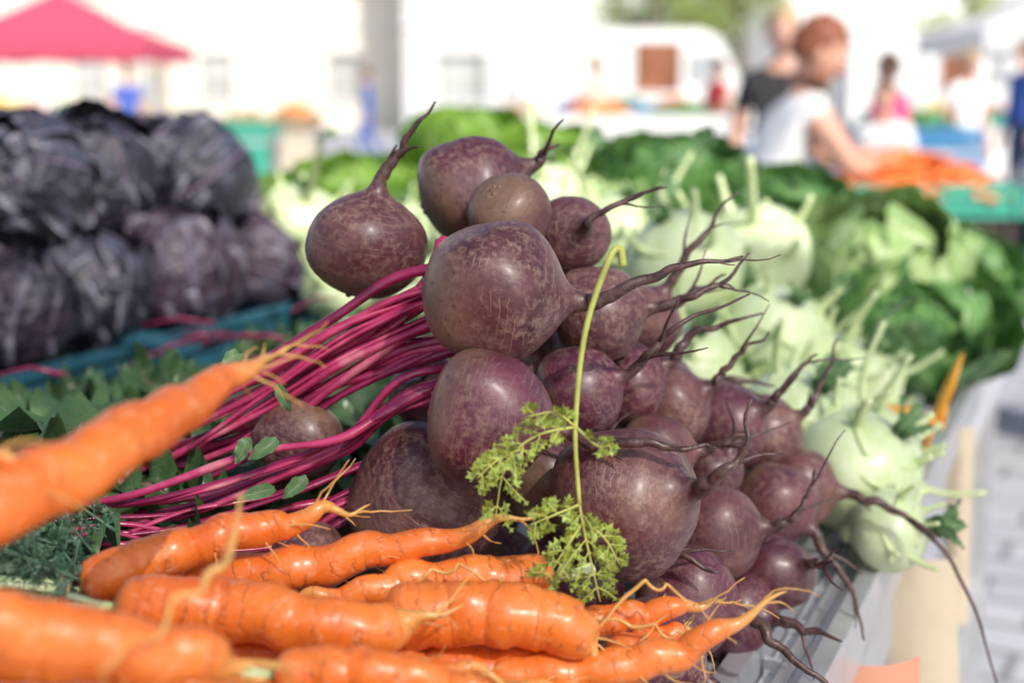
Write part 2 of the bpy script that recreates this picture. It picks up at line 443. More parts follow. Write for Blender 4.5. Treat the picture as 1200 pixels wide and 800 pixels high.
# ---------------------------------------------------------------- leaf bed
random.seed(5)
b=B()
for i in range(400):
    t=U(-.25,1.15); w=U(-.95,-.30)
    p=S(t,w,0)
    if p.x>-.10+ (p.y-.9)*.1: continue
    near=max(0,min(1,(-.62-w)/.3))*(1 if p.y>1.15 else .3)
    z=1.0+.045*R()+.03*noise.noise(p*6)+ (.035 if p.y<1.1 else -.02)-.045*near
    az=U(0,6.28); d=V((math.cos(az),math.sin(az),U(-.35,.45-.3*near)))
    b.leaf((p.x,p.y,z),d,(U(-.5,.5),U(-.5,.5),1),U(.07,.15),U(.05,.10)*(1-.3*near),U(-.5,1.3),U(.16,.32),0,8,12,U(0,.5))
for i in range(80):
    x=U(-.50,-.17); y=U(.80,1.30); z=1.072+.02*R()-(y-.8)*.07
    az=U(0,6.28); d=V((math.cos(az),math.sin(az),U(-.2,.3)))
    b.leaf((x,y,z),d,(U(-.5,.5),U(-.9,.1),1),U(.05,.11),U(.04,.07),U(-.4,1.4),U(.2,.4),0,10,14,U(0,.6))
for i in range(50):
    t=U(-.2,.6); w=U(-.8,-.35); p=S(t,w,0); z=1.04+.04*R(); az=U(0,6.28)
    if p.x>-.12: continue
    d=V((math.cos(az),math.sin(az),U(-.2,.2))); q=V((p.x,p.y,z)); L=U(.06,.14)
    b.tube([q,q+d*L*.5+V((0,0,.008)),q+d*L],[.0025,.0022,.0015],6,1)
o=b.obj('beet_leaf_pile',[MBL,MSTEMD])
b=B()
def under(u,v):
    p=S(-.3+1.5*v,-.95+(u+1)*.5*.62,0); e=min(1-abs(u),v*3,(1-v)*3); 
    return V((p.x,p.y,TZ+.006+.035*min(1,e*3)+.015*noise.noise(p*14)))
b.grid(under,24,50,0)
b.obj('leaf_pile_base',[simple('shaded_leaf_base',(.014,.026,.012),.7,.5,50,.4,.004)])  # dark base sheet below the leaves; shade between them is in its colour

# ---------------------------------------------------------------- carrots
CP=[(0,.30),(.015,.62),(.04,.9),(.08,1.0),(.3,.93),(.55,.76),(.72,.52),(.82,.30),(.88,.17),(.94,.09),(1,.03)]
CPB=[(0,.30),(.015,.65),(.04,.92),(.08,1.0),(.5,.97),(.7,.88),(.78,.72),(.82,.45),(.86,.2),(.93,.08),(1,.03)]
def carrot_mesh(pts,r,prof=CP,hairs=6,tops=True,seg=22):
    b=B(); P=cr([V(p)*.001 for p in pts],14); n=len(P)
    L=[0]
    for i in range(1,n): L.append(L[-1]+(V(P[i])-V(P[i-1])).length)
    ax=[l/L[-1] for l in L]
    smp=[0,.006,.015,.028,.045,.065,.09]+[.09+.91*k/60 for k in range(1,61)]
    PP=[];
    for s_ in smp:
        i=0
        while i<n-2 and ax[i+1]<s_: i+=1
        q=(s_-ax[i])/max(1e-9,ax[i+1]-ax[i]); q=min(1,q)
        p=V(P[i]).lerp(V(P[i+1]),q)
        wob=.0024*min(1,s_*4)
        p+=V((noise.noise(V((s_*9,r,1))),noise.noise(V((s_*9,r,5))),noise.noise(V((s_*9,r,9)))))*wob*(1+s_*2)
        PP.append(p)
    seed=U(0,99)
    rad=[lerp_prof(prof,s_)*r*.001*(1+.055*noise.noise(V((s_*55,seed,0)))+.05*noise.noise(V((s_*14,seed,3)))) for s_ in smp]
    b.tube(PP,rad,seg,0,[.93]*len(smp) if r<3 else smp,disp=r*.00013,freq=60,seed=seed)
    for h in range(hairs):
        i=random.randrange(len(smp)*4//10,len(smp)-2); p0=PP[i]
        dr=(PP[i+1]-PP[i]).normalized(); dd=(dr*1.2+V((U(-.8,.8),U(-.8,.8),U(-.8,.6)))).normalized(); ln=U(.01,.04)
        q=[p0]
        for k in range(6):
            dd=(dd+V((U(-.35,.35),U(-.35,.35),U(-.4,.3)))).normalized(); q.append(q[-1]+dd*ln/6)
        b.tube(q,[.0007*(1-k/7)+.00015 for k in range(7)],4,0,[.95]*7)
    if tops:
        d0=(PP[0]-PP[3]).normalized()
        for k in range(4):
            dd=(d0+V((U(-.3,.3),U(-.3,.3),U(-.3,.3)))).normalized(); q=PP[0]+d0*.0005
            b.tube([q,q+dd*.01,q+dd*.022+V((0,0,.002))],[.0022,.0018,.0014],6,1)
    return b
random.seed(21)
CA=[
([(-198,481,1178),(-158,534,1192),(-128,606,1204),(-104,660,1212)],14,CP),
([(-240,470,1215),(-204,486,1206),(-173,504,1195)],9,CP),
([(-218,687,1082),(-190,696,1092),(-155,711,1100),(-120,724,1105),(-76,735,1112)],13,CP),
([(-185,726,1068),(-114,727,1079),(-46,730,1092),(16,730,1110)],13.5,CP),
([(-190,648,1087),(-131,648,1086),(-82,646,1077),(-50,650,1078),(-22,657,1086)],15.5,CPB),
([(23,738,1070),(-36,728,1072),(-98,706,1070),(-130,700,1066)],13,CP),
([(-65,685,1066),(-17,685,1070),(28,684,1064),(40,681,1052),(44,678,1034)],17,CPB),
([(0,722,1041),(46,723,1050),(90,724,1059),(118,724,1061)],11,CP),
([(-13,683,1034),(60,683,1043),(99,685,1057),(140,690,1080)],12,CP),
([(-200,466,1152),(-140,492,1130),(-89,519,1110)],12,CPB),
([(-215,455,1118),(-150,490,1104),(-90,510,1090)],13,CP),
([(-104,588,1078),(-60,585,1080),(-15,585,1072),(15,585,1066)],12,CP),
([(-168,664,1062),(-84,662,1053),(-17,661,1047),(10,661,1040)],13,CP),
([(-72,690,1052),(-50,680,1042),(-30,672,1024)],12,CP),
([(52,700,1040),(76,716,1042),(100,730,1046)],10,CP),
([(-110,560,1168),(-112,515,1152),(-128,480,1141),(-140,455,1138)],1.6,[(0,.4),(.3,1),(1,.3)]),
([(-70,690,1062),(-48,706,1082),(-20,700,1086),(6,690,1074)],1.3,[(0,.6),(.3,1),(1,.2)]),
([(44,690,1060),(66,694,1082),(88,690,1076),(104,690,1060)],1.1,[(0,.6),(.3,1),(1,.2)]),
([(40,700,1062),(70,696,1058),(95,690,1050),(98,680,1030)],1.1,[(0,.6),(.3,1),(1,.2)]),
([(-150,690,1052),(-60,700,1046),(10,705,1040),(50,712,1040)],14,CP),
([(-60,600,1052),(0,620,1044),(60,640,1030),(80,650,1020)],14,CP),
([(-240,620,1075),(-180,600,1078),(-120,590,1076),(-90,585,1080)],14,CP),
([(-250,560,1100),(-180,560,1096),(-110,556,1080),(-80,550,1074)],13,CP),
]
for pts,r,pf in CA:
    carrot_mesh(pts,r,pf,13 if r>3 else 0,r>3).obj('carrot' if r>3 else 'carrot_root_strand',[MC,MKS])
base=[carrot_mesh([(-80,0,0),(-20,6,3),(50,-4,0),(95,4,-4)],14,CP if k%2 else CPB,4).obj('carrot',[MC,MKS]) for k in range(4)]
datas=[o.data for o in base]; k=0
for o in base: bpy.data.objects.remove(o)
for z in (.966,.990,1.014,1.034):
    for j in range(7):
        for i in range(2):
            y=.47+j*.038+U(-.006,.006); x=-.17+i*.15+(U(-.02,.02))-(.03 if z>1 else 0)
            if z>1.03 and y>.70: continue
            o=bpy.data.objects.new('carrot',datas[k%4]); k+=1
            o.location=(x,y,z+(.03 if (y<.56 and z>1.0) else 0)); o.rotation_euler=(U(0,6),U(-.05,.05),U(-.22,.22)+(math.pi if R()<.4 else 0)); scene.collection.objects.link(o)

def frond(b,pts,n,plen,mi=0,ms=1,leaf=.0045,r0=.0009):
    P=[V(p) for p in cr([V(p)*.001 for p in pts],8)]; N=len(P)
    b.tube(P,[r0*(1-.6*i/(N-1)) for i in range(N)],5,ms)
    for i in range(n):
        s_=(i+1)/(n+.5); idx=min(N-2,int(s_*(N-1))); p=P[idx]; T=(P[idx+1]-P[idx]).normalized()
        for sd_ in(-1,1):
            if R()<.08: continue
            side=T.cross(V((U(-.5,.5),-1,U(-.5,.5)))).normalized()*sd_
            dd=(side+T*U(.5,1.0)+V((0,U(-.6,.6),0))).normalized()
            L=plen*(math.sin(math.pi*min(.97,(1-s_)*.8+.2))*.8+.2)*U(.65,1.2)
            bend=V((U(-.2,.2),U(-.3,.3),U(-.3,.1)))
            q=[p+dd*(L*k/4)+(T*.12+bend)*L*(k/4)**2 for k in range(5)]
            b.tube(q,[r0*.5]*5,4,ms)
            for kk in range(1,6):
                t_=min(1,kk/5.2); pp=p+dd*(L*t_)+(T*.12+bend)*L*t_**2
                for s2 in((-1,1) if kk<5 else (0,)):
                    ld=(dd*1.0+T*s2*.9+V((0,U(-.6,.6),0))).normalized()
                    wd=ld.cross(V((U(-.6,.6),-1,U(-.6,.6)))).normalized()
                    l=leaf*U(.7,1.4)*(1.2-.12*kk); w_=l*.2
                    a0=b.vert(pp); a1=b.vert(pp+ld*l*.6+wd*w_); a2=b.vert(pp+ld*l); a3=b.vert(pp+ld*l*.6-wd*w_)
                    b.face((a0,a1,a2,a3),mi,False)
                    for s3 in(-1,1):
                        c0=b.vert(pp+ld*l*.25); c1=b.vert(pp+ld*l*.75+wd*w_*2.4*s3); c2=b.vert(pp+ld*l*.52)
                        b.face((c0,c1,c2),mi,False)
random.seed(9)
b=B()
st=[(58,737,1240),(56,738,1249),(50,734,1243),(38,729,1206),(33,721,1158),(35,714,1118)]
P=[V(p)*.001 for p in cr(st,8)]; b.tube(P,[.0021-.0010*i/len(P) for i in range(len(P))],8,1)
frond(b,[(33,721,1158),(12,716,1154),(-3,713,1140),(-9,712,1110)],6,.016,leaf=.0055)
frond(b,[(33,721,1158),(22,714,1167),(8,710,1166)],4,.009,leaf=.0055)
frond(b,[(6,715,1148),(-8,712,1142),(-18,710,1133)],4,.008,leaf=.0055)
frond(b,[(35,714,1118),(39,708,1098),(46,706,1068)],6,.018,leaf=.0055)
frond(b,[(35,714,1118),(22,706,1115),(9,704,1110)],4,.009,leaf=.0055)
frond(b,[(36,712,1108),(26,706,1094),(17,705,1080)],4,.009,leaf=.0055)
frond(b,[(37,711,1110),(48,707,1102),(56,706,1088)],4,.008,leaf=.0055)
frond(b,[(33,721,1158),(44,712,1150),(52,708,1152)],3,.005)
b.obj('carrot_leaf_sprig',[MFR,MFST])
b=B()
for i in range(26):
    x=U(-300,-205); y=U(660,760); z=U(1065,1092); az=U(2.2,4.4)
    d=V((math.cos(az),math.sin(az)*.7,U(.0,.5)))*U(50,90)
    frond(b,[(x,y,z),tuple(V((x,y,z))+d*.5+V((0,0,8))),tuple(V((x,y,z))+d)],9,.022,0,0,.0055,.0011)
for k in range(9):
    q=V((-.222,.688,1.080)); dd=V((-1,U(-.3,.4),U(-.1,.25))).normalized()
    b.tube([q,q+dd*.03,q+dd*.07+V((0,0,-.005))],[.0022,.002,.0016],6,1)
b.obj('carrot_greens',[MFRB,MKS])
b=B()
cp=V((-.226,.686,1.081))
for k in range(3):
    pts=[cp+V((k*.0022,math.cos(a)*.0095,math.sin(a)*.0095)) for a in [2*math.pi*i/16 for i in range(17)]]
    b.tube(pts,[.0011]*17,5,0)
b.obj('bunch_twine',[MSTRING])

# ---------------------------------------------------------------- kohlrabi
def kohlrabi(c,r,tilt,nst=6,lv=1,seed=0):
    c=mm(c); r*=.001; b=B(); rot=V((0,0,1)).rotation_difference(V(tilt).normalized()).to_matrix()
    b.sphere((0,0,0),r,0,30,20,.07,1.8,(1,1,.9),seed,rot)
    b.tube([rot@V((0,0,-r*.85)),rot@V((0,0,-r*1.1))],[r*.22,r*.18],10,1)
    for k in range(nst):
        an=k*2.399+seed; th=1.30-.95*k/nst
        d=V((math.sin(th)*math.cos(an),math.sin(th)*math.sin(an),math.cos(th)*.92))
        p0=d*r*.93
        pts=[]
        for q in range(-4,5):
            a2=an+q*.12/max(.35,math.sin(th)); t2=th+.03*abs(q)
            pts.append(rot@(V((math.sin(t2)*math.cos(a2),math.sin(t2)*math.sin(a2),math.cos(t2)*.9))*r*.985))
        b.tube(pts,[r*.012+r*.065*(1-abs(q)/4.5) for q in range(-4,5)],8,1)
        L=U(.2,.6)*r if R()<.72 else U(.9,1.6)*r
        up=V((0,0,1))
        P=[p0,p0+(d*.9+up*.1)*L*.35,p0+(d*.85+up*.3)*L*.7,p0+(d*.85+up*.5)*L]
        P=[rot@p for p in P]
        b.tube([V(p) for p in cr(P,3)],[r*.11-r*.045*i/9 for i in range(10)],9,1,flat=.75)
        if L>.9*r and lv>0 and R()<.4:
            lv-=1; dd=(P[3]-P[2]).normalized()
            b.leaf(P[3],dd+V((0,0,-.3)),(d.x,d.y,.6),U(.03,.05),U(.02,.035),U(.6,1.5),.14,2,8,10)
    for k in range(5):
        an=k*1.3+seed; d=V((math.cos(an)*.35,math.sin(an)*.35,1))
        b.leaf(rot@V((0,0,r*.8)),rot@d,rot@V((-d.x,-d.y,.2)),U(.02,.04),U(.012,.022),.5,.15,2,6,8)
    return b.obj('kohlrabi',[MK,MKS,MKL],c)
random.seed(31)
KO=[((292,1164,1014),56,(.5,-.4,.7)),((250,1235,1040),49,(.4,-.5,.8)),((275,1477,1072),60,(.3,-.5,.8)),((291,1692,1135),68,(-.1,-.2,1)),
((186,1539,1140),68,(-.4,-.3,.9)),((135,1796,1150),56,(.2,-.3,1)),((342,1472,1030),52,(.6,-.3,.7)),((-330,2200,1125),68,(.2,-.3,1)),
((48,2006,1175),62,(.1,-.2,1)),((247,1582,1085),50,(.2,-.6,.7)),((300,1090,985),34,(.7,-.4,.2)),((330,1270,1000),49,(.6,-.3,.6)),
((225,1320,1000),50,(.2,-.3,.8)),((290,1370,1014),58,(.4,-.3,.8)),((180,1420,1050),56,(.1,-.5,.8)),((120,1620,1085),58,(0,-.4,.9)),
((60,1760,1080),56,(.1,-.3,.9)),((210,1690,1060),56,(.1,-.3,.9)),((400,1600,1000),50,(.4,-.3,.8)),((330,1720,1030),56,(.3,-.3,.8)),
((-60,2080,1120),58,(-.2,-.3,1)),((-170,2150,1110),60,(.1,-.3,1)),((160,1920,1110),58,(0,-.3,1)),((250,1850,1090),58,(.1,-.2,1)),
((100,1480,1010),50,(0,-.2,1)),((20,1650,1005),52,(0,-.2,1)),((-40,1900,1010),55,(0,-.2,1)),((-250,2060,1050),58,(0,-.2,1)),((-120,1980,1050),58,(0,-.2,1)),((90,1380,1000),48,(0,-.2,1)),
((20,1900,1110),56,(0,-.3,1)),((300,1580,1040),50,(.3,-.3,.8)),((220,1430,1010),50,(.3,-.3,.8))]
for i,(c,r,t) in enumerate(KO): kohlrabi(c,r,t,6,1 if i>1 else 0,i*1.7)

# ---------------------------------------------------------------- cabbages
def cabbage(name,c,r,axis,mats,nleaf=8,nopen=5,ruf=.05,openf=.6,seed=0,blis=0,openmi=1,nu=16,nvv=18):
    c=mm(c); r*=.001; b=B(); rot=V((0,0,1)).rotation_difference(V(axis).normalized()).to_matrix()
    b.sphere((0,0,0),r*.93,0,20,14,.05,2,(1,1,.95),seed,rot)
    def shell(phi0,k,op,mi,W=1.25,vmax=.9):
        sd_=U(0,50)
        def fn(u,v):
            th=math.pi*(.97-vmax*v*(1-.35*op)); 
            wd=W*(math.sin(math.pi*min(1,v*.72+.2)))**.5
            ph=phi0+u*wd/max(.45,math.sin(th))*(.95)
            e=max(abs(u)**4,v**6)
            rr=r*(.955+.012*k)+r*e*(.05+.07*op)+op*r*(.15*v+.75*v*v)+r*ruf*(abs(u)**2*math.sin(v*15+sd_+u*3)+ .8*noise.noise(V((u*2.2,v*3,sd_))))*(.4+e)
            if blis: rr+=r*blis*noise.noise(V((math.cos(ph)*5,math.sin(ph)*5,th*5+sd_))*1.7)
            p=V((math.sin(th)*math.cos(ph),math.sin(th)*math.sin(ph),math.cos(th)*.95))*rr
            return rot@p
        b.grid(fn,nu,nvv,mi)
    for k in range(nleaf): shell(k*2.4+seed,k,0,0,U(1.0,1.3),U(.62,.98))
    for k in range(nopen): shell(k*1.31+seed,nleaf+k*.5,U(.5,1)*openf,openmi,1.1,.8)
    b.tube([rot@V((0,0,-r*.9)),rot@V((0,0,-r*1.12))],[r*.18,r*.16],10,2)
    return b.obj(name,mats,c)
random.seed(41)
RC=[((-621,1807,1214),82),((-588,2010,1211),87),((-472,2111,1205),80),((-474,1985,1078),86),((-376,2186,1070),72),((-560,1833,1078),80),((-600,1681,1072),72),
((-700,1950,1075),84),((-640,2120,1078),84),((-520,2280,1078),84),((-430,2380,1075),80),((-760,1860,1215),84),((-700,2150,1212),84),((-590,2270,1205),80),
((-690,1560,1070),76),((-800,1740,1075),82),((-300,2400,1066),70),((-720,1660,1200),80),((-880,1990,1078),84),((-800,2080,1205),82)]
for i,(c,r) in enumerate(RC):
    cabbage('red_cabbage',c,r,(U(-.6,.6),U(-1,.3),U(.1,1)),[MRC,MRC,MKS],9,3,.085,.18,i*1.3,.05)
random.seed(43)
SV=[((512,1970,1070),98,(-.2,-.5,1),MSL,MSL,6),((625,2070,1030),80,(.3,-.2,1),MSD,MSD,6),((490,1790,1008),66,(.2,-.5,.8),MSD,MSD,7),((560,1870,1020),74,(.4,-.5,.8),MSD,MSD,7),
((262,2412,1165),88,(0,-.2,1),MSD,MSD,7),((440,2301,1115),80,(0,-.3,1),MSD,MSD,7),((370,2090,1080),80,(0,-.3,1),MSD,MSD,7),((700,2200,1030),78,(.3,-.2,1),MSD,MSD,6),
((120,2300,1120),80,(0,-.2,1),MSL,MSL,6),((600,2300,1060),80,(0,-.2,1),MSD,MSD,6),((420,1950,1000),66,(.1,-.3,.9),MSL,MSD,5),((740,2400,1030),80,(.3,-.2,1),MSD,MSD,5),((350,2550,1120),85,(0,-.2,1),MSD,MSD,6)]
for i,(c,r,a,m0,m1,no) in enumerate(SV):
    cabbage('savoy_cabbage',c,r,a,[m0,m1,MKS],7,no,.08,.42 if i==0 else .62,i*2.1,.06,1)
for i,(c,r) in enumerate([((-86,2627,1215),78),((-285,2540,1140),72),((29,2440,1160),76),((-200,2600,1130),76),((-380,2500,1110),70),((-100,2420,1100),76),((60,2620,1190),76)]):
    cabbage('lettuce_head',c,r,(0,-.2,1),[MLT,MLT,MKS],6,9,.11,.7,i*1.1,.03)
# ---------------------------------------------------------------- the stall
def sbox(b,t0,t1,w0,w1,z0,z1,mi=0):
    b.box(S((t0+t1)/2,(w0+w1)/2,(z0+z1)/2),(abs(w1-w0),abs(t1-t0),abs(z1-z0)),mi,RS)
b=B()
sbox(b,-.75,2.3,-1.75,-.062,TZ-.03,TZ,0)
sbox(b,-.75,2.3,-.060,-.045,TZ-.03,TZ+.012,1)
sbox(b,-.75,2.3,-.043,-.012,TZ-.03,TZ-.012,0)
sbox(b,-.75,2.3,-.028,-.024,TZ-.0118,TZ+.002,1)
sbox(b,-.75,2.3,-.010,.004,TZ-.045,TZ+.006,1)
for k in range(40):
    t=-.74+k*.077; sbox(b,t,t+.006,-.0435,-.0285,TZ-.0118,TZ-.002,0)
sbox(b,-.75,2.3,-.03,-.008,TZ-.13,TZ-.047,0)
for t in(-.7,.75,2.22):
    for w in(-.09,-1.65): sbox(b,t,t+.04,w,w+.04,0,TZ-.032,1)
sbox(b,-.7,2.25,-.085,-.055,.25,.28,1)
b.obj('market_table',[MTRAY,MALU])
def crate(b,t0,t1,w0,w1,z0,z1,mi=0,slats=2):
    sbox(b,t0,t1,w0,w1,z0,z0+.006,mi)
    hh=z1-z0
    for (a,b_,c_,d_) in((t0,t0+.012,w0,w1),(t1-.012,t1,w0,w1),(t0+.0125,t1-.0125,w0,w0+.012),(t0+.0125,t1-.0125,w1-.012,w1)):
        for s_ in range(slats):
            za=z0+.008+hh*s_/slats; zb=za+hh/slats*.72
            sbox(b,a,b_,c_,d_,za,zb,mi)
    for tt in(t0-.003,t1-.015):
        for ww in(w0-.003,w1-.015): sbox(b,tt,tt+.018,ww,ww+.018,z0+.0005,z1+.002,mi)
    sbox(b,t0-.008,t0+.014,w0-.008,w1+.008,z1+.0025,z1+.012,mi); sbox(b,t1-.014,t1+.008,w0-.008,w1+.008,z1+.0025,z1+.012,mi)
    sbox(b,t0+.0145,t1-.0145,w0-.008,w0+.014,z1+.0025,z1+.012,mi); sbox(b,t0+.0145,t1-.0145,w1-.014,w1+.008,z1+.0025,z1+.012,mi)
for k in range(5):
    b=B(); t0=-.50+k*.56; crate(b,t0,t0+.54,-1.37,-.965,TZ+.001,TZ+.055,0); b.obj('vegetable_crate',[MTEAL])
    if k<4:
        b=B(); crate(b,t0,t0+.54,-1.74,-1.40,TZ+.001,TZ+.055,0); b.obj('vegetable_crate',[MTEAL])
for k,t0 in enumerate((.05,.6,1.2)):
    b=B(); crate(b,t0,t0+.5,-.55,-.14,.30,.52,0,3); b.obj('wooden_crate',[MWOOD])
def paper(name,p,d,wd,h,mat,bend=.008,tilt=0):
    """a placard hanging from the outer rail, top-left corner p, width direction d"""
    b=B(); p=V(p); d=V((d[0],d[1],0)).normalized(); nrm=V((d.y,-d.x,0))
    def fn(u,v): return p+d*((u+1)/2*wd*(1-.10*(1-v)*tilt)+tilt*.03*(1-v))+nrm*(bend*math.cos(u*1.8)+.02*(1-v)**2)-V((0,0,h*(1-v)))
    b.grid(fn,8,8,0); b.obj(name,[mat])
paper('table_leg_strip',(.345,1.265,.905),(.93,-.10),.066,.19,MPAPER,tilt=.5)
paper('table_leg_strip',(.252,1.01,.905),(.90,.25),.062,.15,MORP,tilt=.3)
paper('table_leg_strip',(.525,1.66,.935),(.93,-.1),.030,.24,MPAPER)  # narrow cream strip standing in for a pale table leg
b=B()
p=S(.60,-.005,TZ)
b.tube([p+V((-.015,0,-.03)),p+V((0,0,.03)),p+V((.018,0,.08)),p+V((.03,0,.115))],[.004,.009,.012,.004],10,0,flat=.35)
b.tube([p+V((-.055,-.01,.062)),p+V((-.02,0,.055)),p+V((.012,0,.04)),p+V((.016,0,.062))],[.006,.013,.013,.006],10,0,flat=.4)
b.obj('price_sign_clip',[MORC])

# unseen canopy added to shade the beets; size and transparency set for the light
b=B()
CX0,CX1,CY0,CY1=-.75,2.2,-2.1,.50
def can(u,v):
    x=(CX0+CX1)/2+u*(CX1-CX0)/2; y=CY0+v*(CY1-CY0); return V((x,y,2.35+.45*(1-max(abs(u),abs(2*v-1)))))
b.grid(can,16,16,0,False)
for x in(CX0+.03,CX1-.03):
    for y in(CY0+.03,CY1-.03):
        b.tube([(x,y,0),(x,y,2.35)],[.02,.02],8,1)
b.tube([(CX0+.03,CY1-.03,2.34),(CX1-.03,CY1-.03,2.34)],[.015,.015],8,1); b.tube([(CX0+.03,CY0+.03,2.34),(CX1-.03,CY0+.03,2.34)],[.015,.015],8,1)
mcan=M('white_shade_cloth'); mcan.col((.85,.85,.83)); mcan.rough(.8); sh=mcan.transl((.97,.95,.92),.92)
tp=mcan.node('ShaderNodeBsdfTransparent'); mx=mcan.node('ShaderNodeMixShader'); mx.inputs[0].default_value=.40
mcan.link(sh,mx.inputs[1]); mcan.link(tp.outputs[0],mx.inputs[2]); mcan.link(mx.outputs[0],mcan.out.inputs[0])
b.obj('sun_shaping_canopy',[mcan.m,MALU])

# ---------------------------------------------------------------- ground
gm=M('stone_paving'); tc=gm.node('ShaderNodeTexCoord').outputs['Object']
mp=gm.node('ShaderNodeMapping'); mp.inputs['Rotation'].default_value=(0,0,math.radians(28)); gm.link(tc,mp.inputs[0])
br=gm.node('ShaderNodeTexBrick'); gm.link(mp.outputs[0],br.inputs['Vector'])
br.inputs['Scale'].default_value=1; br.inputs['Brick Width'].default_value=.30; br.inputs['Row Height'].default_value=.18; br.inputs['Mortar Size'].default_value=.014
br.inputs['Color1'].default_value=(.34,.36,.41,1); br.inputs['Color2'].default_value=(.45,.47,.51,1); br.inputs['Mortar'].default_value=(.15,.15,.17,1)
nn=gm.noise(tc,1.3,4); c=gm.mix(gm.ramp(nn,[(.3,0),(.7,.35)]),br.outputs['Color'],(.36,.35,.34)); gm.col(c); gm.rough(.8); gm.bump(br.outputs['Fac'],.4,.01)
b=B(); 
ids=[b.vert(p) for p in((-400,-400,0),(400,-400,0),(400,400,0),(-400,400,0))]; b.face(ids,0,False); b.obj('paved_square_ground',[gm.m])

# ---------------------------------------------------------------- people
def cmat(name,c): return simple(name,c,.75,.18,12,.1,.003)
SKIN=simple('skin',(.62,.34,.24),.5,.1,10,0)
def person(name,x,y,yaw,top,bottom,hair,pose={},scale=1.0,sleeve='short',skin=SKIN,headtilt=(0,0),hairlen=.0):
    J=dict(pel=(0,0,.95),spi=(0,0,1.13),che=(0,0,1.32),nec=(0,0,1.45),hd=(0,.015,1.53),
      sl=(-.165,0,1.38),el=(-.215,-.02,1.11),wl=(-.22,.06,.87),sr=(.165,0,1.38),er=(.215,-.02,1.11),wr=(.22,.06,.87),
      hl=(-.09,0,.89),kl=(-.10,.02,.50),al=(-.10,-.02,.09),tl=(-.11,.13,.035),hr=(.09,0,.89),kr=(.10,.02,.50),ar=(.10,-.02,.09),tr=(.11,.13,.035))
    J.update(pose)
    RD=dict(pel=(.155,.115),spi=(.13,.10),che=(.15,.11),nec=(.055,.055),hd=(.05,.05),sl=(.062,.062),el=(.043,.043),wl=(.028,.028),hl=(.09,.09),kl=(.058,.058),al=(.038,.038),tl=(.035,.035))
    for k in 'sewhkat': RD[k+'r']=RD[k+'l']
    E=[('pel','spi'),('spi','che'),('che','nec'),('nec','hd'),('che','sl'),('sl','el'),('el','wl'),('che','sr'),('sr','er'),('er','wr'),('pel','hl'),('hl','kl'),('kl','al'),('al','tl'),('pel','hr'),('hr','kr'),('kr','ar'),('ar','tr')]
    keys=list(J); me=bpy.data.meshes.new('tmp'); me.from_pydata([J[k] for k in keys],[(keys.index(a),keys.index(c)) for a,c in E],[])
    o=bpy.data.objects.new('tmp',me); scene.collection.objects.link(o)
    sk=o.modifiers.new('k','SKIN'); sk.use_smooth_shade=True
    for i,k in enumerate(keys): me.skin_vertices[0].data[i].radius=RD[k]
    me.skin_vertices[0].data[keys.index('pel')].use_root=True
    ss=o.modifiers.new('s','SUBSURF'); ss.levels=2; ss.render_levels=2
    dg=bpy.context.evaluated_depsgraph_get(); dg.update(); nm=bpy.data.meshes.new_from_object(o.evaluated_get(dg)); bpy.data.objects.remove(o)
    root=empty(name,(x,y,0),yaw); root.scale=(scale,)*3
    body=bpy.data.objects.new('body',nm); scene.collection.objects.link(body); body.parent=root
    nm.materials.clear()
    for m in(skin,top,bottom,SHOE): nm.materials.append(m)
    def sd(p,a,c):
        a=V(a);c=V(c);d=c-a;t=max(0,min(1,(p-a).dot(d)/d.length_squared)); return (p-a-d*t).length,t
    for f in nm.polygons:
        p=f.center; best=None
        for a,c in E:
            dd,t=sd(p,J[a],J[c]); dd-=.5*(RD[a][0]*(1-t)+RD[c][0]*t)
            if best is None or dd<best[0]: best=(dd,a,c,t)
        _,a,c,t=best; mi=1
        if a in('nec',): mi=0
        elif (a,c)==('che','nec') and t>.75: mi=0
        elif a in('sl','sr'): mi=1 if (sleeve=='long' or (sleeve=='short' and t<.55) or t<.06) else 0
        elif a in('el','er'): mi=1 if (sleeve=='long' and t<.95) else 0
        elif a in('hl','hr','kl','kr'): mi=2
        elif a=='pel' and c!='spi': mi=2
        elif (a,c)==('pel','spi') and t<.1: mi=2
        elif a in('al','ar'): mi=3
        f.material_index=mi; f.use_smooth=True
    for s_ in('l','r'):
        w=V(J['w'+s_]); e=V(J['e'+s_]); d=(w-e).normalized(); b=B()
        side=d.cross(V((0,0,1)) if abs(d.z)<.8 else V((0,1,0))).normalized(); nn_=side.cross(d).normalized()
        if nn_.z>0: nn_=-nn_
        b.tube([w-d*.02,w+d*.02,w+d*.06,w+d*.09],[.026,.034,.042,.036],12,0,flat=.45)
        for k in range(4):
            p0=w+d*.08+side*(-.03+.02*k); L=[.062,.075,.07,.055][k]
            b.tube([p0,p0+d*L*.45+nn_*.006,p0+d*L*.75+nn_*.02,p0+d*L*.9+nn_*.036],[.0095,.009,.008,.006],8,0)
        sg=1 if s_=='l' else -1
        p0=w+d*.03+side*.03*sg
        b.tube([p0,p0+d*.03+side*.025*sg+nn_*.01,p0+d*.06+side*.03*sg+nn_*.02],[.012,.011,.008],8,0)
        b.obj('hand_'+s_,[skin],parent=root)
    hc=V(J['hd'])+V((0,.02,.085)); b=B(); rot=Matrix.Rotation(headtilt[1],3,'Z')@Matrix.Rotation(headtilt[0],3,'X')
    n0=len(b.v); b.sphere((0,0,0),1,0,28,20,0,1)
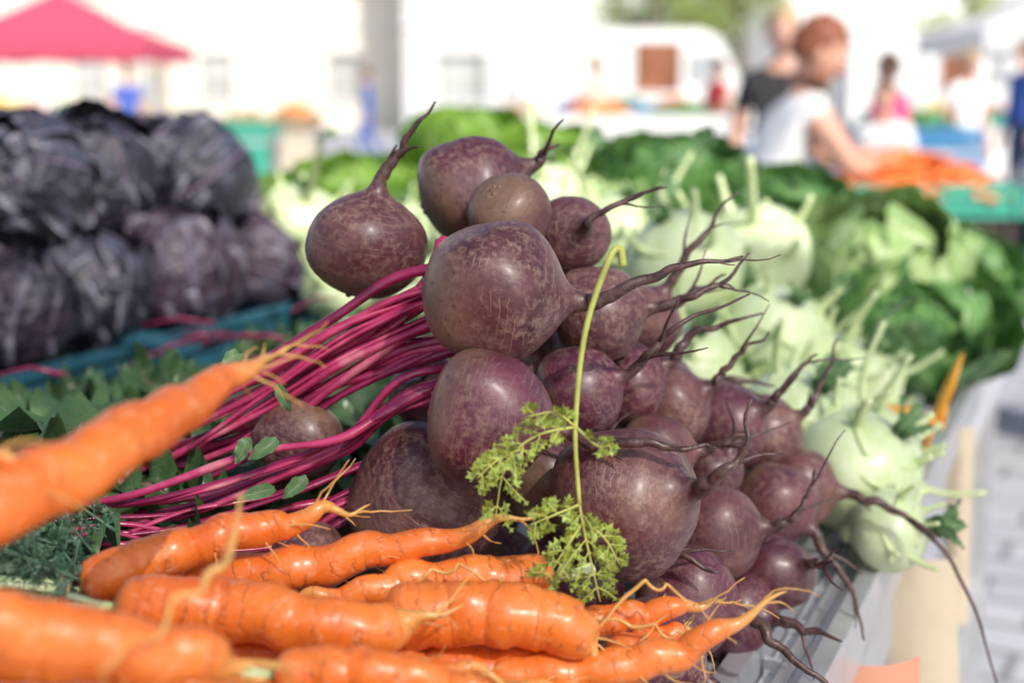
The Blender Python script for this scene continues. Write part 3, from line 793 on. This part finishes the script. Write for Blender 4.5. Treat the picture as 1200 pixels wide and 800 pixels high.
    for i in range(n0,len(b.v)):
        d=V(b.v[i]); p=V((d.x*.074,d.y*.093,d.z*.115))
        if d.z<0: p.x*=1-.32*d.z*d.z; p.y*=1-.12*d.z*d.z
        if d.y>0:
            p.y+=.020*math.exp(-((d.x/.14)**2+((d.z+.18)/.17)**2))
            p.y-=.010*(math.exp(-(((d.x-.38)/.18)**2+((d.z-.02)/.12)**2))+math.exp(-(((d.x+.38)/.18)**2+((d.z-.02)/.12)**2)))
            p.y+=.008*math.exp(-((d.x/.3)**2+((d.z+.85)/.15)**2))
        b.v[i]=tuple(p)
    for sx in(-1,1):
        b.sphere((sx*.030,.080,.0),.011,2,10,7); b.sphere((sx*.030,.0885,.0),.005,3,8,6)
        b.sphere((sx*.075,-.005,-.005),.028,0,10,8,0,1,(.35,.7,1.1))
        b.tube([(sx*.014,.090,.019),(sx*.030,.089,.023),(sx*.046,.078,.018)],[.003,.0035,.002],6,3)
    b.tube([(-.024,.083,-.055),(0,.092,-.053),(.024,.083,-.055)],[.003,.006,.003],8,4)
    n1=len(b.v); nf=len(b.f); b.sphere((0,-.012,.016),1,3,28,20,0,1)
    for i in range(n1,len(b.v)):
        d=(V(b.v[i])-V((0,-.012,.016)))
        q=1+.16*noise.noise(d*4+V((x,y,0)))
        p=V((d.x*.086,d.y*.103,d.z*(.120 if d.z>0 else .120+hairlen)))*q+V((0,-.012,.016))
        b.v[i]=tuple(p)
    F=[];MM=[];SS=[]
    for k,f in enumerate(b.f):
        if k>=nf:
            c_=sum((V(b.v[i]) for i in f),V((0,0,0)))/len(f)
            if (c_.y>.030 and c_.z<.060) or (c_.z<-.04-hairlen) or (c_.y>-.01 and c_.z<.02): continue
        F.append(f);MM.append(b.m[k]);SS.append(b.s[k])
    b.f,b.m,b.s=F,MM,SS
    b.v=[tuple(rot@V(p)) for p in b.v]
    b.obj('head',[skin,skin,EYEW,hair,LIPS],hc,root)
    return root
SHOE=simple('shoe',(.05,.045,.04),.5,.2,10,0); EYEW=simple('eye_white',(.8,.8,.8),.3,.02,5,0); LIPS=simple('lips',(.45,.14,.12),.5,.1,5,0)
white=cmat('white_cotton',(.82,.82,.82)); black=cmat('black_cotton',(.02,.02,.025)); jeans=cmat('denim',(.05,.08,.16)); bluec=cmat('blue_cotton',(.04,.11,.45))
greyc=cmat('grey_cotton',(.35,.35,.36)); pink=cmat('pink_cotton',(.65,.06,.20)); redc=cmat('red_cotton',(.55,.04,.05)); beige=cmat('beige_cotton',(.6,.52,.42))
auburn=simple('auburn_hair',(.26,.08,.04),.6,.5,60,.4,.004); brownh=simple('brown_hair',(.09,.05,.03),.6,.4,60,.4,.004); blond=simple('blond_hair',(.42,.30,.16),.6,.3,60,.4,.004)
wp=dict(spi=(0,.05,1.08),che=(0,.11,1.20),nec=(0,.16,1.325),hd=(0,.19,1.375),sl=(-.16,.13,1.25),el=(-.19,.32,1.07),wl=(-.12,.50,1.10),sr=(.17,.13,1.25),er=(.23,.25,1.05),wr=(.15,.46,1.09),
   pel=(0,-.01,.93),hl=(-.09,-.01,.87),hr=(.09,-.01,.87))
person('woman_shopping',.90,5.15,math.radians(-80),white,jeans,auburn,wp,1.0,'none',headtilt=(-.3,-.35))
person('man_standing',1.36,7.3,math.radians(170),black,jeans,blond,{},1.0,'short')
person('shopper_in_pink',2.75,10.5,math.radians(40),pink,greyc,brownh,{},.92,'short')
person('shopper_in_blue',5.05,14.2,math.radians(110),bluec,jeans,brownh,{},1.05,'long')
person('shopper_in_blue',-2.6,26,math.radians(95),bluec,bluec,brownh,dict(tl=(-.11,.23,.035),al=(-.1,.10,.09),kl=(-.1,.14,.5),ar=(.1,-.25,.12),kr=(.1,-.02,.48),tr=(.11,-.12,.04)),1.0,'long')
person('shopper_in_blue',-5.6,21,math.radians(200),bluec,jeans,brownh,{},.98,'short')
person('shopper_in_white',1.0,17,math.radians(30),beige,greyc,blond,{},1.0,'short')
person('shopper_in_red',2.7,19,math.radians(-60),redc,jeans,brownh,{},1.0,'short')
person('shopper_in_white',4.1,13,math.radians(200),white,beige,blond,{},.97,'short')
person('shopper_in_white',2.15,8.3,math.radians(150),white,greyc,brownh,{},.80,'short')

# ---------------------------------------------------------------- second stall with carrots
def bcrate(b,x0,x1,y0,y1,z0,z1,mi=0):
    b.box(((x0+x1)/2,(y0+y1)/2,z0+.01),(x1-x0,y1-y0,.02),mi)
    h=z1-z0
    for q in range(2):
        za=z0+.03+q*h*.48; zz=h*.36
        b.box(((x0+x1)/2,y0+.01,za+zz/2),(x1-x0,.02,zz),mi); b.box(((x0+x1)/2,y1-.01,za+zz/2),(x1-x0,.02,zz),mi)
        b.box((x0+.01,(y0+y1)/2,za+zz/2),(.02,y1-y0-.042,zz),mi); b.box((x1-.01,(y0+y1)/2,za+zz/2),(.02,y1-y0-.042,zz),mi)
    for xx in(x0,x1):
        for yy in(y0,y1): b.box((xx,yy,z0+h/2),(.03,.03,h),mi)
def heap(b,x0,x1,y0,y1,z,h,r,mis,n,elong=1):
    for k in range(n):
        u,v=U(-1,1),U(-1,1)
        p=V(((x0+x1)/2+u*(x1-x0)*.46,(y0+y1)/2+v*(y1-y0)*.46,z+h*(1-max(abs(u),abs(v))**2)*U(.5,1)))
        if elong>1:
            a=U(0,6.28); d=V((math.cos(a),math.sin(a),U(-.1,.1)))
            q=[p-d*r*elong,p-d*r*elong*.8,p,p+d*r*elong*.9,p+d*r*elong*1.4]
            b.tube(q,[r*.5,r,r*.85,r*.4,r*.08],8,random.choice(mis),[0.1,.2,.4,.6,.9])
        else: b.sphere(p,r*U(.85,1.1),random.choice(mis),9,6,.1,2)
random.seed(77)
b=B()
b.box((1.70,5.15,.72),(1.30,.75,.04),0)
for x_ in(1.08,2.30):
    for y_ in(4.83,5.46): b.box((x_,y_,.35),(.05,.05,.70),1)
b.obj('market_table',[MWOOD,MALU])
b=B(); bcrate(b,1.12,1.69,4.82,5.28,.742,.90); b.obj('produce_crate',[MDARK])
b=B(); bcrate(b,1.11,1.71,4.80,5.30,.905,1.00); heap(b,1.13,1.69,4.82,5.28,.97,.15,.018,[1],180,4); b.obj('crate_of_carrots',[MGREEN,MC])
b=B(); bcrate(b,1.77,2.32,4.82,5.28,.742,.90); heap(b,1.79,2.30,4.82,5.28,.86,.1,.03,[1],70); b.obj('crate_of_greens',[MTEAL,MKL])
b=B()
def dr(u,v): return V((2.37+.012*math.sin(u*9)*(1-v),5.15+u*.37,.25+.49*v))
b.grid(dr,20,6,0); b.obj('table_cloth',[cmat('grey_cloth',(.42,.42,.42))])

pal={'or':simple('orange_produce',(.75,.26,.04),.5,.2,10,0),'rd':simple('red_produce',(.5,.05,.04),.4,.3,10,0),'gn':simple('green_produce',(.08,.22,.05),.5,.4,10,0),'ta':simple('tan_produce',(.50,.36,.20),.6,.3,10,0),'ye':simple('yellow_produce',(.7,.5,.08),.5,.2,10,0)}
def stall(x0,x1,y,d,z,cm,prods,cloth):
    e=empty('market_stall',((x0+x1)/2,y,0))
    b=B(); w=x1-x0
    b.box((0,0,z-.25),(w,d,.03),1)
    b.box((0,-d/2-.012,z-.55),(w,.015,.56),0)
    for sx in(-1,1):
        for sy in(-1,1): b.box((sx*(w/2-.04),sy*(d/2-.04),(z-.27)/2),(.04,.04,z-.27),1)
    n=max(1,int(w/.55)); 
    for i in range(n):
        a=-w/2+i*w/n+.02; c_=a+w/n-.04
        bcrate(b,a,c_,-d/2+.03,d/2-.03,z-.23,z-.06,2)
        heap(b,a,c_,-d/2+.03,d/2-.03,z-.10,.14,.04,[3+(i%len(prods))],55)
    b.obj('stall_table',[cloth,MALU,cm]+[pal[p] for p in prods],parent=e)
    return e
stall(-3.5,-2.3,14,.8,1.10,MGREEN,['gn','ta'],MGREEN)
stall(-2.5,-2.0,14.9,.8,1.15,MWOOD,['or','rd'],beige)
stall(-.3,1.9,13,.9,1.17,MWHITE,['ta','or','gn','rd'],MWHITE)
stall(2.7,3.7,11.6,.8,1.10,MBLUE,['gn','ta'],MBLUE)
stall(1.6,2.5,9.8,.8,1.00,MBLUE,['rd','or'],greyc)
stall(-5.2,-3.9,11.5,.9,1.25,MWHITE,['ta','ye'],MWHITE)
stall(4.2,6.4,17,.9,1.15,MGREEN,['gn','ye','rd'],MWHITE)
stall(-9,-6.5,24,.9,1.1,MWHITE,['gn','rd'],MWHITE)
stall(.6,3.2,20,.9,1.2,MBLUE,['rd','gn','or','ye'],MBLUE)

def tent(name,x,y,w,h0,h1,mat):
    b=B(); hw=w/2
    ap=b.vert((x,y,h1)); N=8
    ring=[]
    for k in range(4):
        a=[(-1,-1),(1,-1),(1,1),(-1,1)][k]; c_=[(-1,-1),(1,-1),(1,1),(-1,1)][(k+1)%4]
        for q in range(N):
            t=q/N; ring.append(V((x+(a[0]+(c_[0]-a[0])*t)*hw,y+(a[1]+(c_[1]-a[1])*t)*hw,h0)))
    ids=[b.vert(p) for p in ring]; mids=[b.vert(V((x,y,h1)).lerp(p,.5)-V((0,0,.12))) for p in ring]
    low=[b.vert(p+V((0,0,-.28-.05*(i%2)))) for i,p in enumerate(ring)]
    n=len(ring)
    for i in range(n):
        j=(i+1)%n; b.face((ap,mids[i],mids[j]),0,False); b.face((mids[i],ids[i],ids[j],mids[j]),0,False); b.face((ids[i],low[i],low[j],ids[j]),0,False)
    for sx in(-1,1):
        for sy in(-1,1): b.tube([(x+sx*hw*.98,y+sy*hw*.98,0),(x+sx*hw*.98,y+sy*hw*.98,h0-.02)],[.03,.03],8,1)
    b.obj(name,[mat,MALU])
mred=M('red_tent_fabric'); mred.col((.68,.10,.18)); mred.rough(.7); mred.transl((.72,.12,.20),.3)
tent('red_market_tent',-9.6,31,4.6,2.25,3.45,mred.m)
mwt=M('white_tent_fabric'); mwt.col((.84,.84,.83)); mwt.rough(.7); mwt.transl((.84,.84,.83),.3)
tent('white_market_tent',-14.5,34,4.4,2.3,3.5,mwt.m)
tent('white_market_tent',12.4,30,4.6,2.3,3.5,mwt.m)
tent('white_market_tent',8.3,22,3.4,2.2,3.1,mwt.m)

def van(x,y,L=4.6,mi=None):
    b=B(); H=2.45; W=1.9
    prof=[(-L/2,.35),(-L/2,H-.12),(-L/2+.15,H),(L/2-1.35,H),(L/2-1.0,H-.12),(L/2-.45,1.35),(L/2-.05,1.12),(L/2,.85),(L/2,.35)]
    A=[b.vert((x+p[0],y-W/2,p[1])) for p in prof]; C=[b.vert((x+p[0],y+W/2,p[1])) for p in prof]
    b.face(A,0,False); b.face(C[::-1],0,False)
    for i in range(len(prof)):
        j=(i+1)%len(prof); b.face((A[j],A[i],C[i],C[j]),1 if i==4 else 0,False)
    b.box((x+.2,y-W/2-.012,1.75),(.85,.02,.90),2)
    for (cx,cz,sx,sz) in((.2,2.23,1.0,.06),(.2,1.27,1.0,.06),(-.26,1.75,.06,.90),(.66,1.75,.06,.90)): b.box((x+cx,y-W/2-.02,cz),(sx,.03,sz),0)
    b.box((x+L/2-1.25,y-W/2-.008,1.72),(.62,.015,.55),1)
    b.box((x,y-W/2-.01,.62),(L*.92,.018,.10),3)
    b.box((x+L/2+.03,y,.5),(.08,W*.96,.22),3); b.box((x-L/2-.03,y,.5),(.08,W*.96,.22),3)
    for wx in(-L/2+.85,L/2-.85):
        for sy in(-1,1):
            p=V((x+wx,y+sy*(W/2-.08),.33)); b.tube([p+V((0,-.11,0)),p+V((0,.11,0))],[.33,.33],24,3,sm=False)
            b.tube([p+V((0,sy*.09,0)),p+V((0,sy*.125,0))],[.19,.17],16,4,sm=False)
    b.obj('white_van',[MWHITE,simple('van_glass',(.40,.43,.45),.1,.1,3,0),simple('van_side_opening',(.28,.10,.045),.6,.5,3,0),simple('van_rubber',(.03,.03,.03),.7,.2,8,0),MALU])
van(2.5,27.8,4.6)
van(10.6,36,4.8)

# ---------------------------------------------------------------- buildings
glass=simple('window_glass',(.42,.43,.42),.15,.35,.6,0); 
def building(name,x0,x1,y,dep,floors,fh,wall,trim,nw,roofm,ww=1.1,wh=1.6):
    e=empty(name,((x0+x1)/2,y,0)); w=x1-x0; H=floors*fh; b=B()
    pitch=w/nw
    for fl in range(floors):
        z0=fl*fh; sill=z0+.95; head=sill+wh
        b.box((0,.15,(z0+sill)/2),(w,.30,sill-z0),0); b.box((0,.15,(head+z0+fh)/2),(w,.30,z0+fh-head),0)
        for k in range(nw+1):
            if k==0: a,c_=-w/2,-w/2+pitch/2-ww/2
            elif k==nw: a,c_=w/2-pitch/2+ww/2,w/2
            else: a,c_=-w/2+(k-.5)*pitch+ww/2,-w/2+(k+.5)*pitch-ww/2
            b.box(((a+c_)/2,.15,(sill+head)/2),(c_-a,.30,wh),0)
    b.box((-w/2+.15,dep/2+.15,H/2),(.30,dep-.3,H),0); b.box((w/2-.15,dep/2+.15,H/2),(.30,dep-.3,H),0); b.box((0,dep+.15,H/2),(w,.30,H),0)
    b.obj('walls',[wall],parent=e)
    b=B()
    for fl in range(floors):
        sill=fl*fh+.95
        for k in range(nw):
            xc=-w/2+(k+.5)*pitch
            b.box((xc,.20,sill+wh/2),(ww-.006,.03,wh-.006),1)
            b.box((xc,.17,sill+wh/2),(.06,.025,wh-.01),0); b.box((xc,.168,sill+wh*.65),(ww-.01,.02,.05),0)
            b.box((xc,-.04,sill-.035),(ww+.25,.12,.07),0)
            b.box((xc,-.02,sill+wh+.09),(ww+.2,.07,.12),0)
    for fl in range(1,floors+1): b.box((0,-.05,fl*fh-.06),(w+.1,.12,.14 if fl<floors else .3),0)
    b.obj('windows',[trim,glass],parent=e)
    b=B(); v=[b.vert(p) for p in((-w/2-.4,-.5,H+.11),(w/2+.4,-.5,H+.11),(w/2+.4,dep+.8,H+.11),(-w/2-.4,dep+.8,H+.11),(-w/2+1.5,dep/2,H+3),(w/2-1.5,dep/2,H+3))]
    for f in((0,1,5,4),(1,2,5),(2,3,4,5),(3,0,4),(0,3,2,1)): b.face([v[i] for i in f],0,False)
    b.obj('roof',[roofm],parent=e)
    b=B()
    for k in range(0,nw,3):
        xc=-w/2+(k+1)*pitch
        if xc>w/2-1: continue
        b.box((xc,-.02,1.1),(1.1,.05,2.2),0); b.box((xc,-.03,2.26),(1.4,.08,.12),1); b.box((xc,-.055,1.35),(.7,.02,1.2),2)
    if b.v: b.obj('door',[DOORM,trim,glass],parent=e)
DOORM=simple('door_wood',(.45,.36,.26),.6,.3,4,0)
wallc=simple('cream_render',(.82,.77,.66),.85,.10,.5,.2,.01); wallw=simple('white_render',(.86,.86,.86),.85,.04,.5,.2,.01); wallg=simple('grey_render',(.68,.69,.71),.85,.1,.5,.2,.01)
roof=simple('tile_roof',(.30,.12,.07),.8,.3,4,.3,.02)
building('cream_building',-30,-3.6,50,12,3,3.6,wallc,MWHITE,6,roof)
building('grey_building',-3.5,.2,47,12,3,3.5,wallg,MWHITE,1,roof,1.6,1.5)
building('white_building',.3,3.4,53,12,3,3.8,wallw,wallg,1,roof)
building('white_building',9.5,28,52,12,3,3.7,wallw,MWHITE,4,roof)
building('grey_building',-52,-31,46,12,4,3.5,wallw,MWHITE,5,roof)
building('white_building',3.6,9.3,70,12,3,3.6,wallw,MWHITE,2,roof)
building('cream_building',29,50,44,12,3,3.6,wallc,MWHITE,5,roof)

# ---------------------------------------------------------------- trees
bark=simple('bark',(.20,.16,.12),.9,.3,6,.5,.02)
tl=M('tree_leaves'); c=tl.ramp(tl.noise(tl.coord(),1.2,3),[(.3,(.24,.36,.06)),(.7,(.48,.58,.15))]); tl.col(c); tl.rough(.5); tl.transl(c,.45)
def tree(x,y,h,r,seed):
    random.seed(seed); b=B()
    b.tube([(0,0,0),(.05,0,h*.3),(-.05,.05,h*.55),(0,0,h*.85)],[.22,.17,.11,.03],10,0)
    cl=[]
    for k in range(16):
        a=k*2.4; z0=h*(.3+.4*R()); L=r*U(.5,1); p1=V((math.cos(a)*L,math.sin(a)*L,z0+L*U(.2,.7)))
        b.tube([(0,0,z0),tuple(V((0,0,z0)).lerp(p1,.5)+V((0,0,.1))),p1],[.07,.045,.015],6,0); cl.append(p1); cl.append(V((0,0,z0)).lerp(p1,.6))
    for k in range(8): cl.append(V((U(-.5,.5)*r,U(-.5,.5)*r,h*U(.75,1.0))))
    for p in cl:
        for k in range(60):
            d=V((random.gauss(0,1),random.gauss(0,1),random.gauss(0,.8)))*(r*.17); q=p+d
            n=V((U(-1,1),U(-1,1),U(-.3,1))).normalized(); x_=n.orthogonal().normalized()*U(.06,.12); y_=n.cross(x_).normalized()*U(.05,.08)
            i=[b.vert(q-x_),b.vert(q-y_),b.vert(q+x_),b.vert(q+y_)]; b.face(i,1,False)
    b.obj('deciduous_tree',[bark,tl.m],(x,y,0))
tree(4.3,43,7.5,2.6,1); tree(6.9,44,8,2.8,2); tree(14.5,46,8,2.3,4)

# ---------------------------------------------------------------- light, sky, camera
SUN_EL=math.radians(42); AZ=math.radians(150)   # azimuth clockwise from +Y: behind the camera, to its right
w=bpy.data.worlds.new("World"); scene.world=w; w.use_nodes=True
nt=w.node_tree; sky=nt.nodes.new('ShaderNodeTexSky'); sky.sky_type='NISHITA'; sky.sun_disc=False
sky.sun_elevation=SUN_EL; sky.sun_rotation=AZ; sky.dust_density=3.0
bg=nt.nodes['Background']; nt.links.new(sky.outputs[0],bg.inputs[0]); bg.inputs[1].default_value=.15
sd=bpy.data.lights.new('sun','SUN'); sd.energy=5; sd.angle=math.radians(.5); sd.color=(1,.95,.88)
so=bpy.data.objects.new('sun',sd); scene.collection.objects.link(so)
dv=V((math.sin(AZ)*math.cos(SUN_EL),math.cos(AZ)*math.cos(SUN_EL),math.sin(SUN_EL)))
so.rotation_euler=dv.to_track_quat('Z','Y').to_euler(); so.location=dv*20
cd=bpy.data.cameras.new('camera'); cam=bpy.data.objects.new('camera',cd); scene.collection.objects.link(cam)
cam.location=(0,0,1.33); cam.rotation_euler=(math.radians(80),0,0)
cd.lens=50; cd.sensor_width=36; cd.clip_start=.02; cd.clip_end=1500
cd.dof.use_dof=True; cd.dof.focus_distance=.82; cd.dof.aperture_fstop=4.2
scene.camera=cam
scene.view_settings.view_transform='Standard'; scene.view_settings.look='None'; scene.view_settings.exposure=0
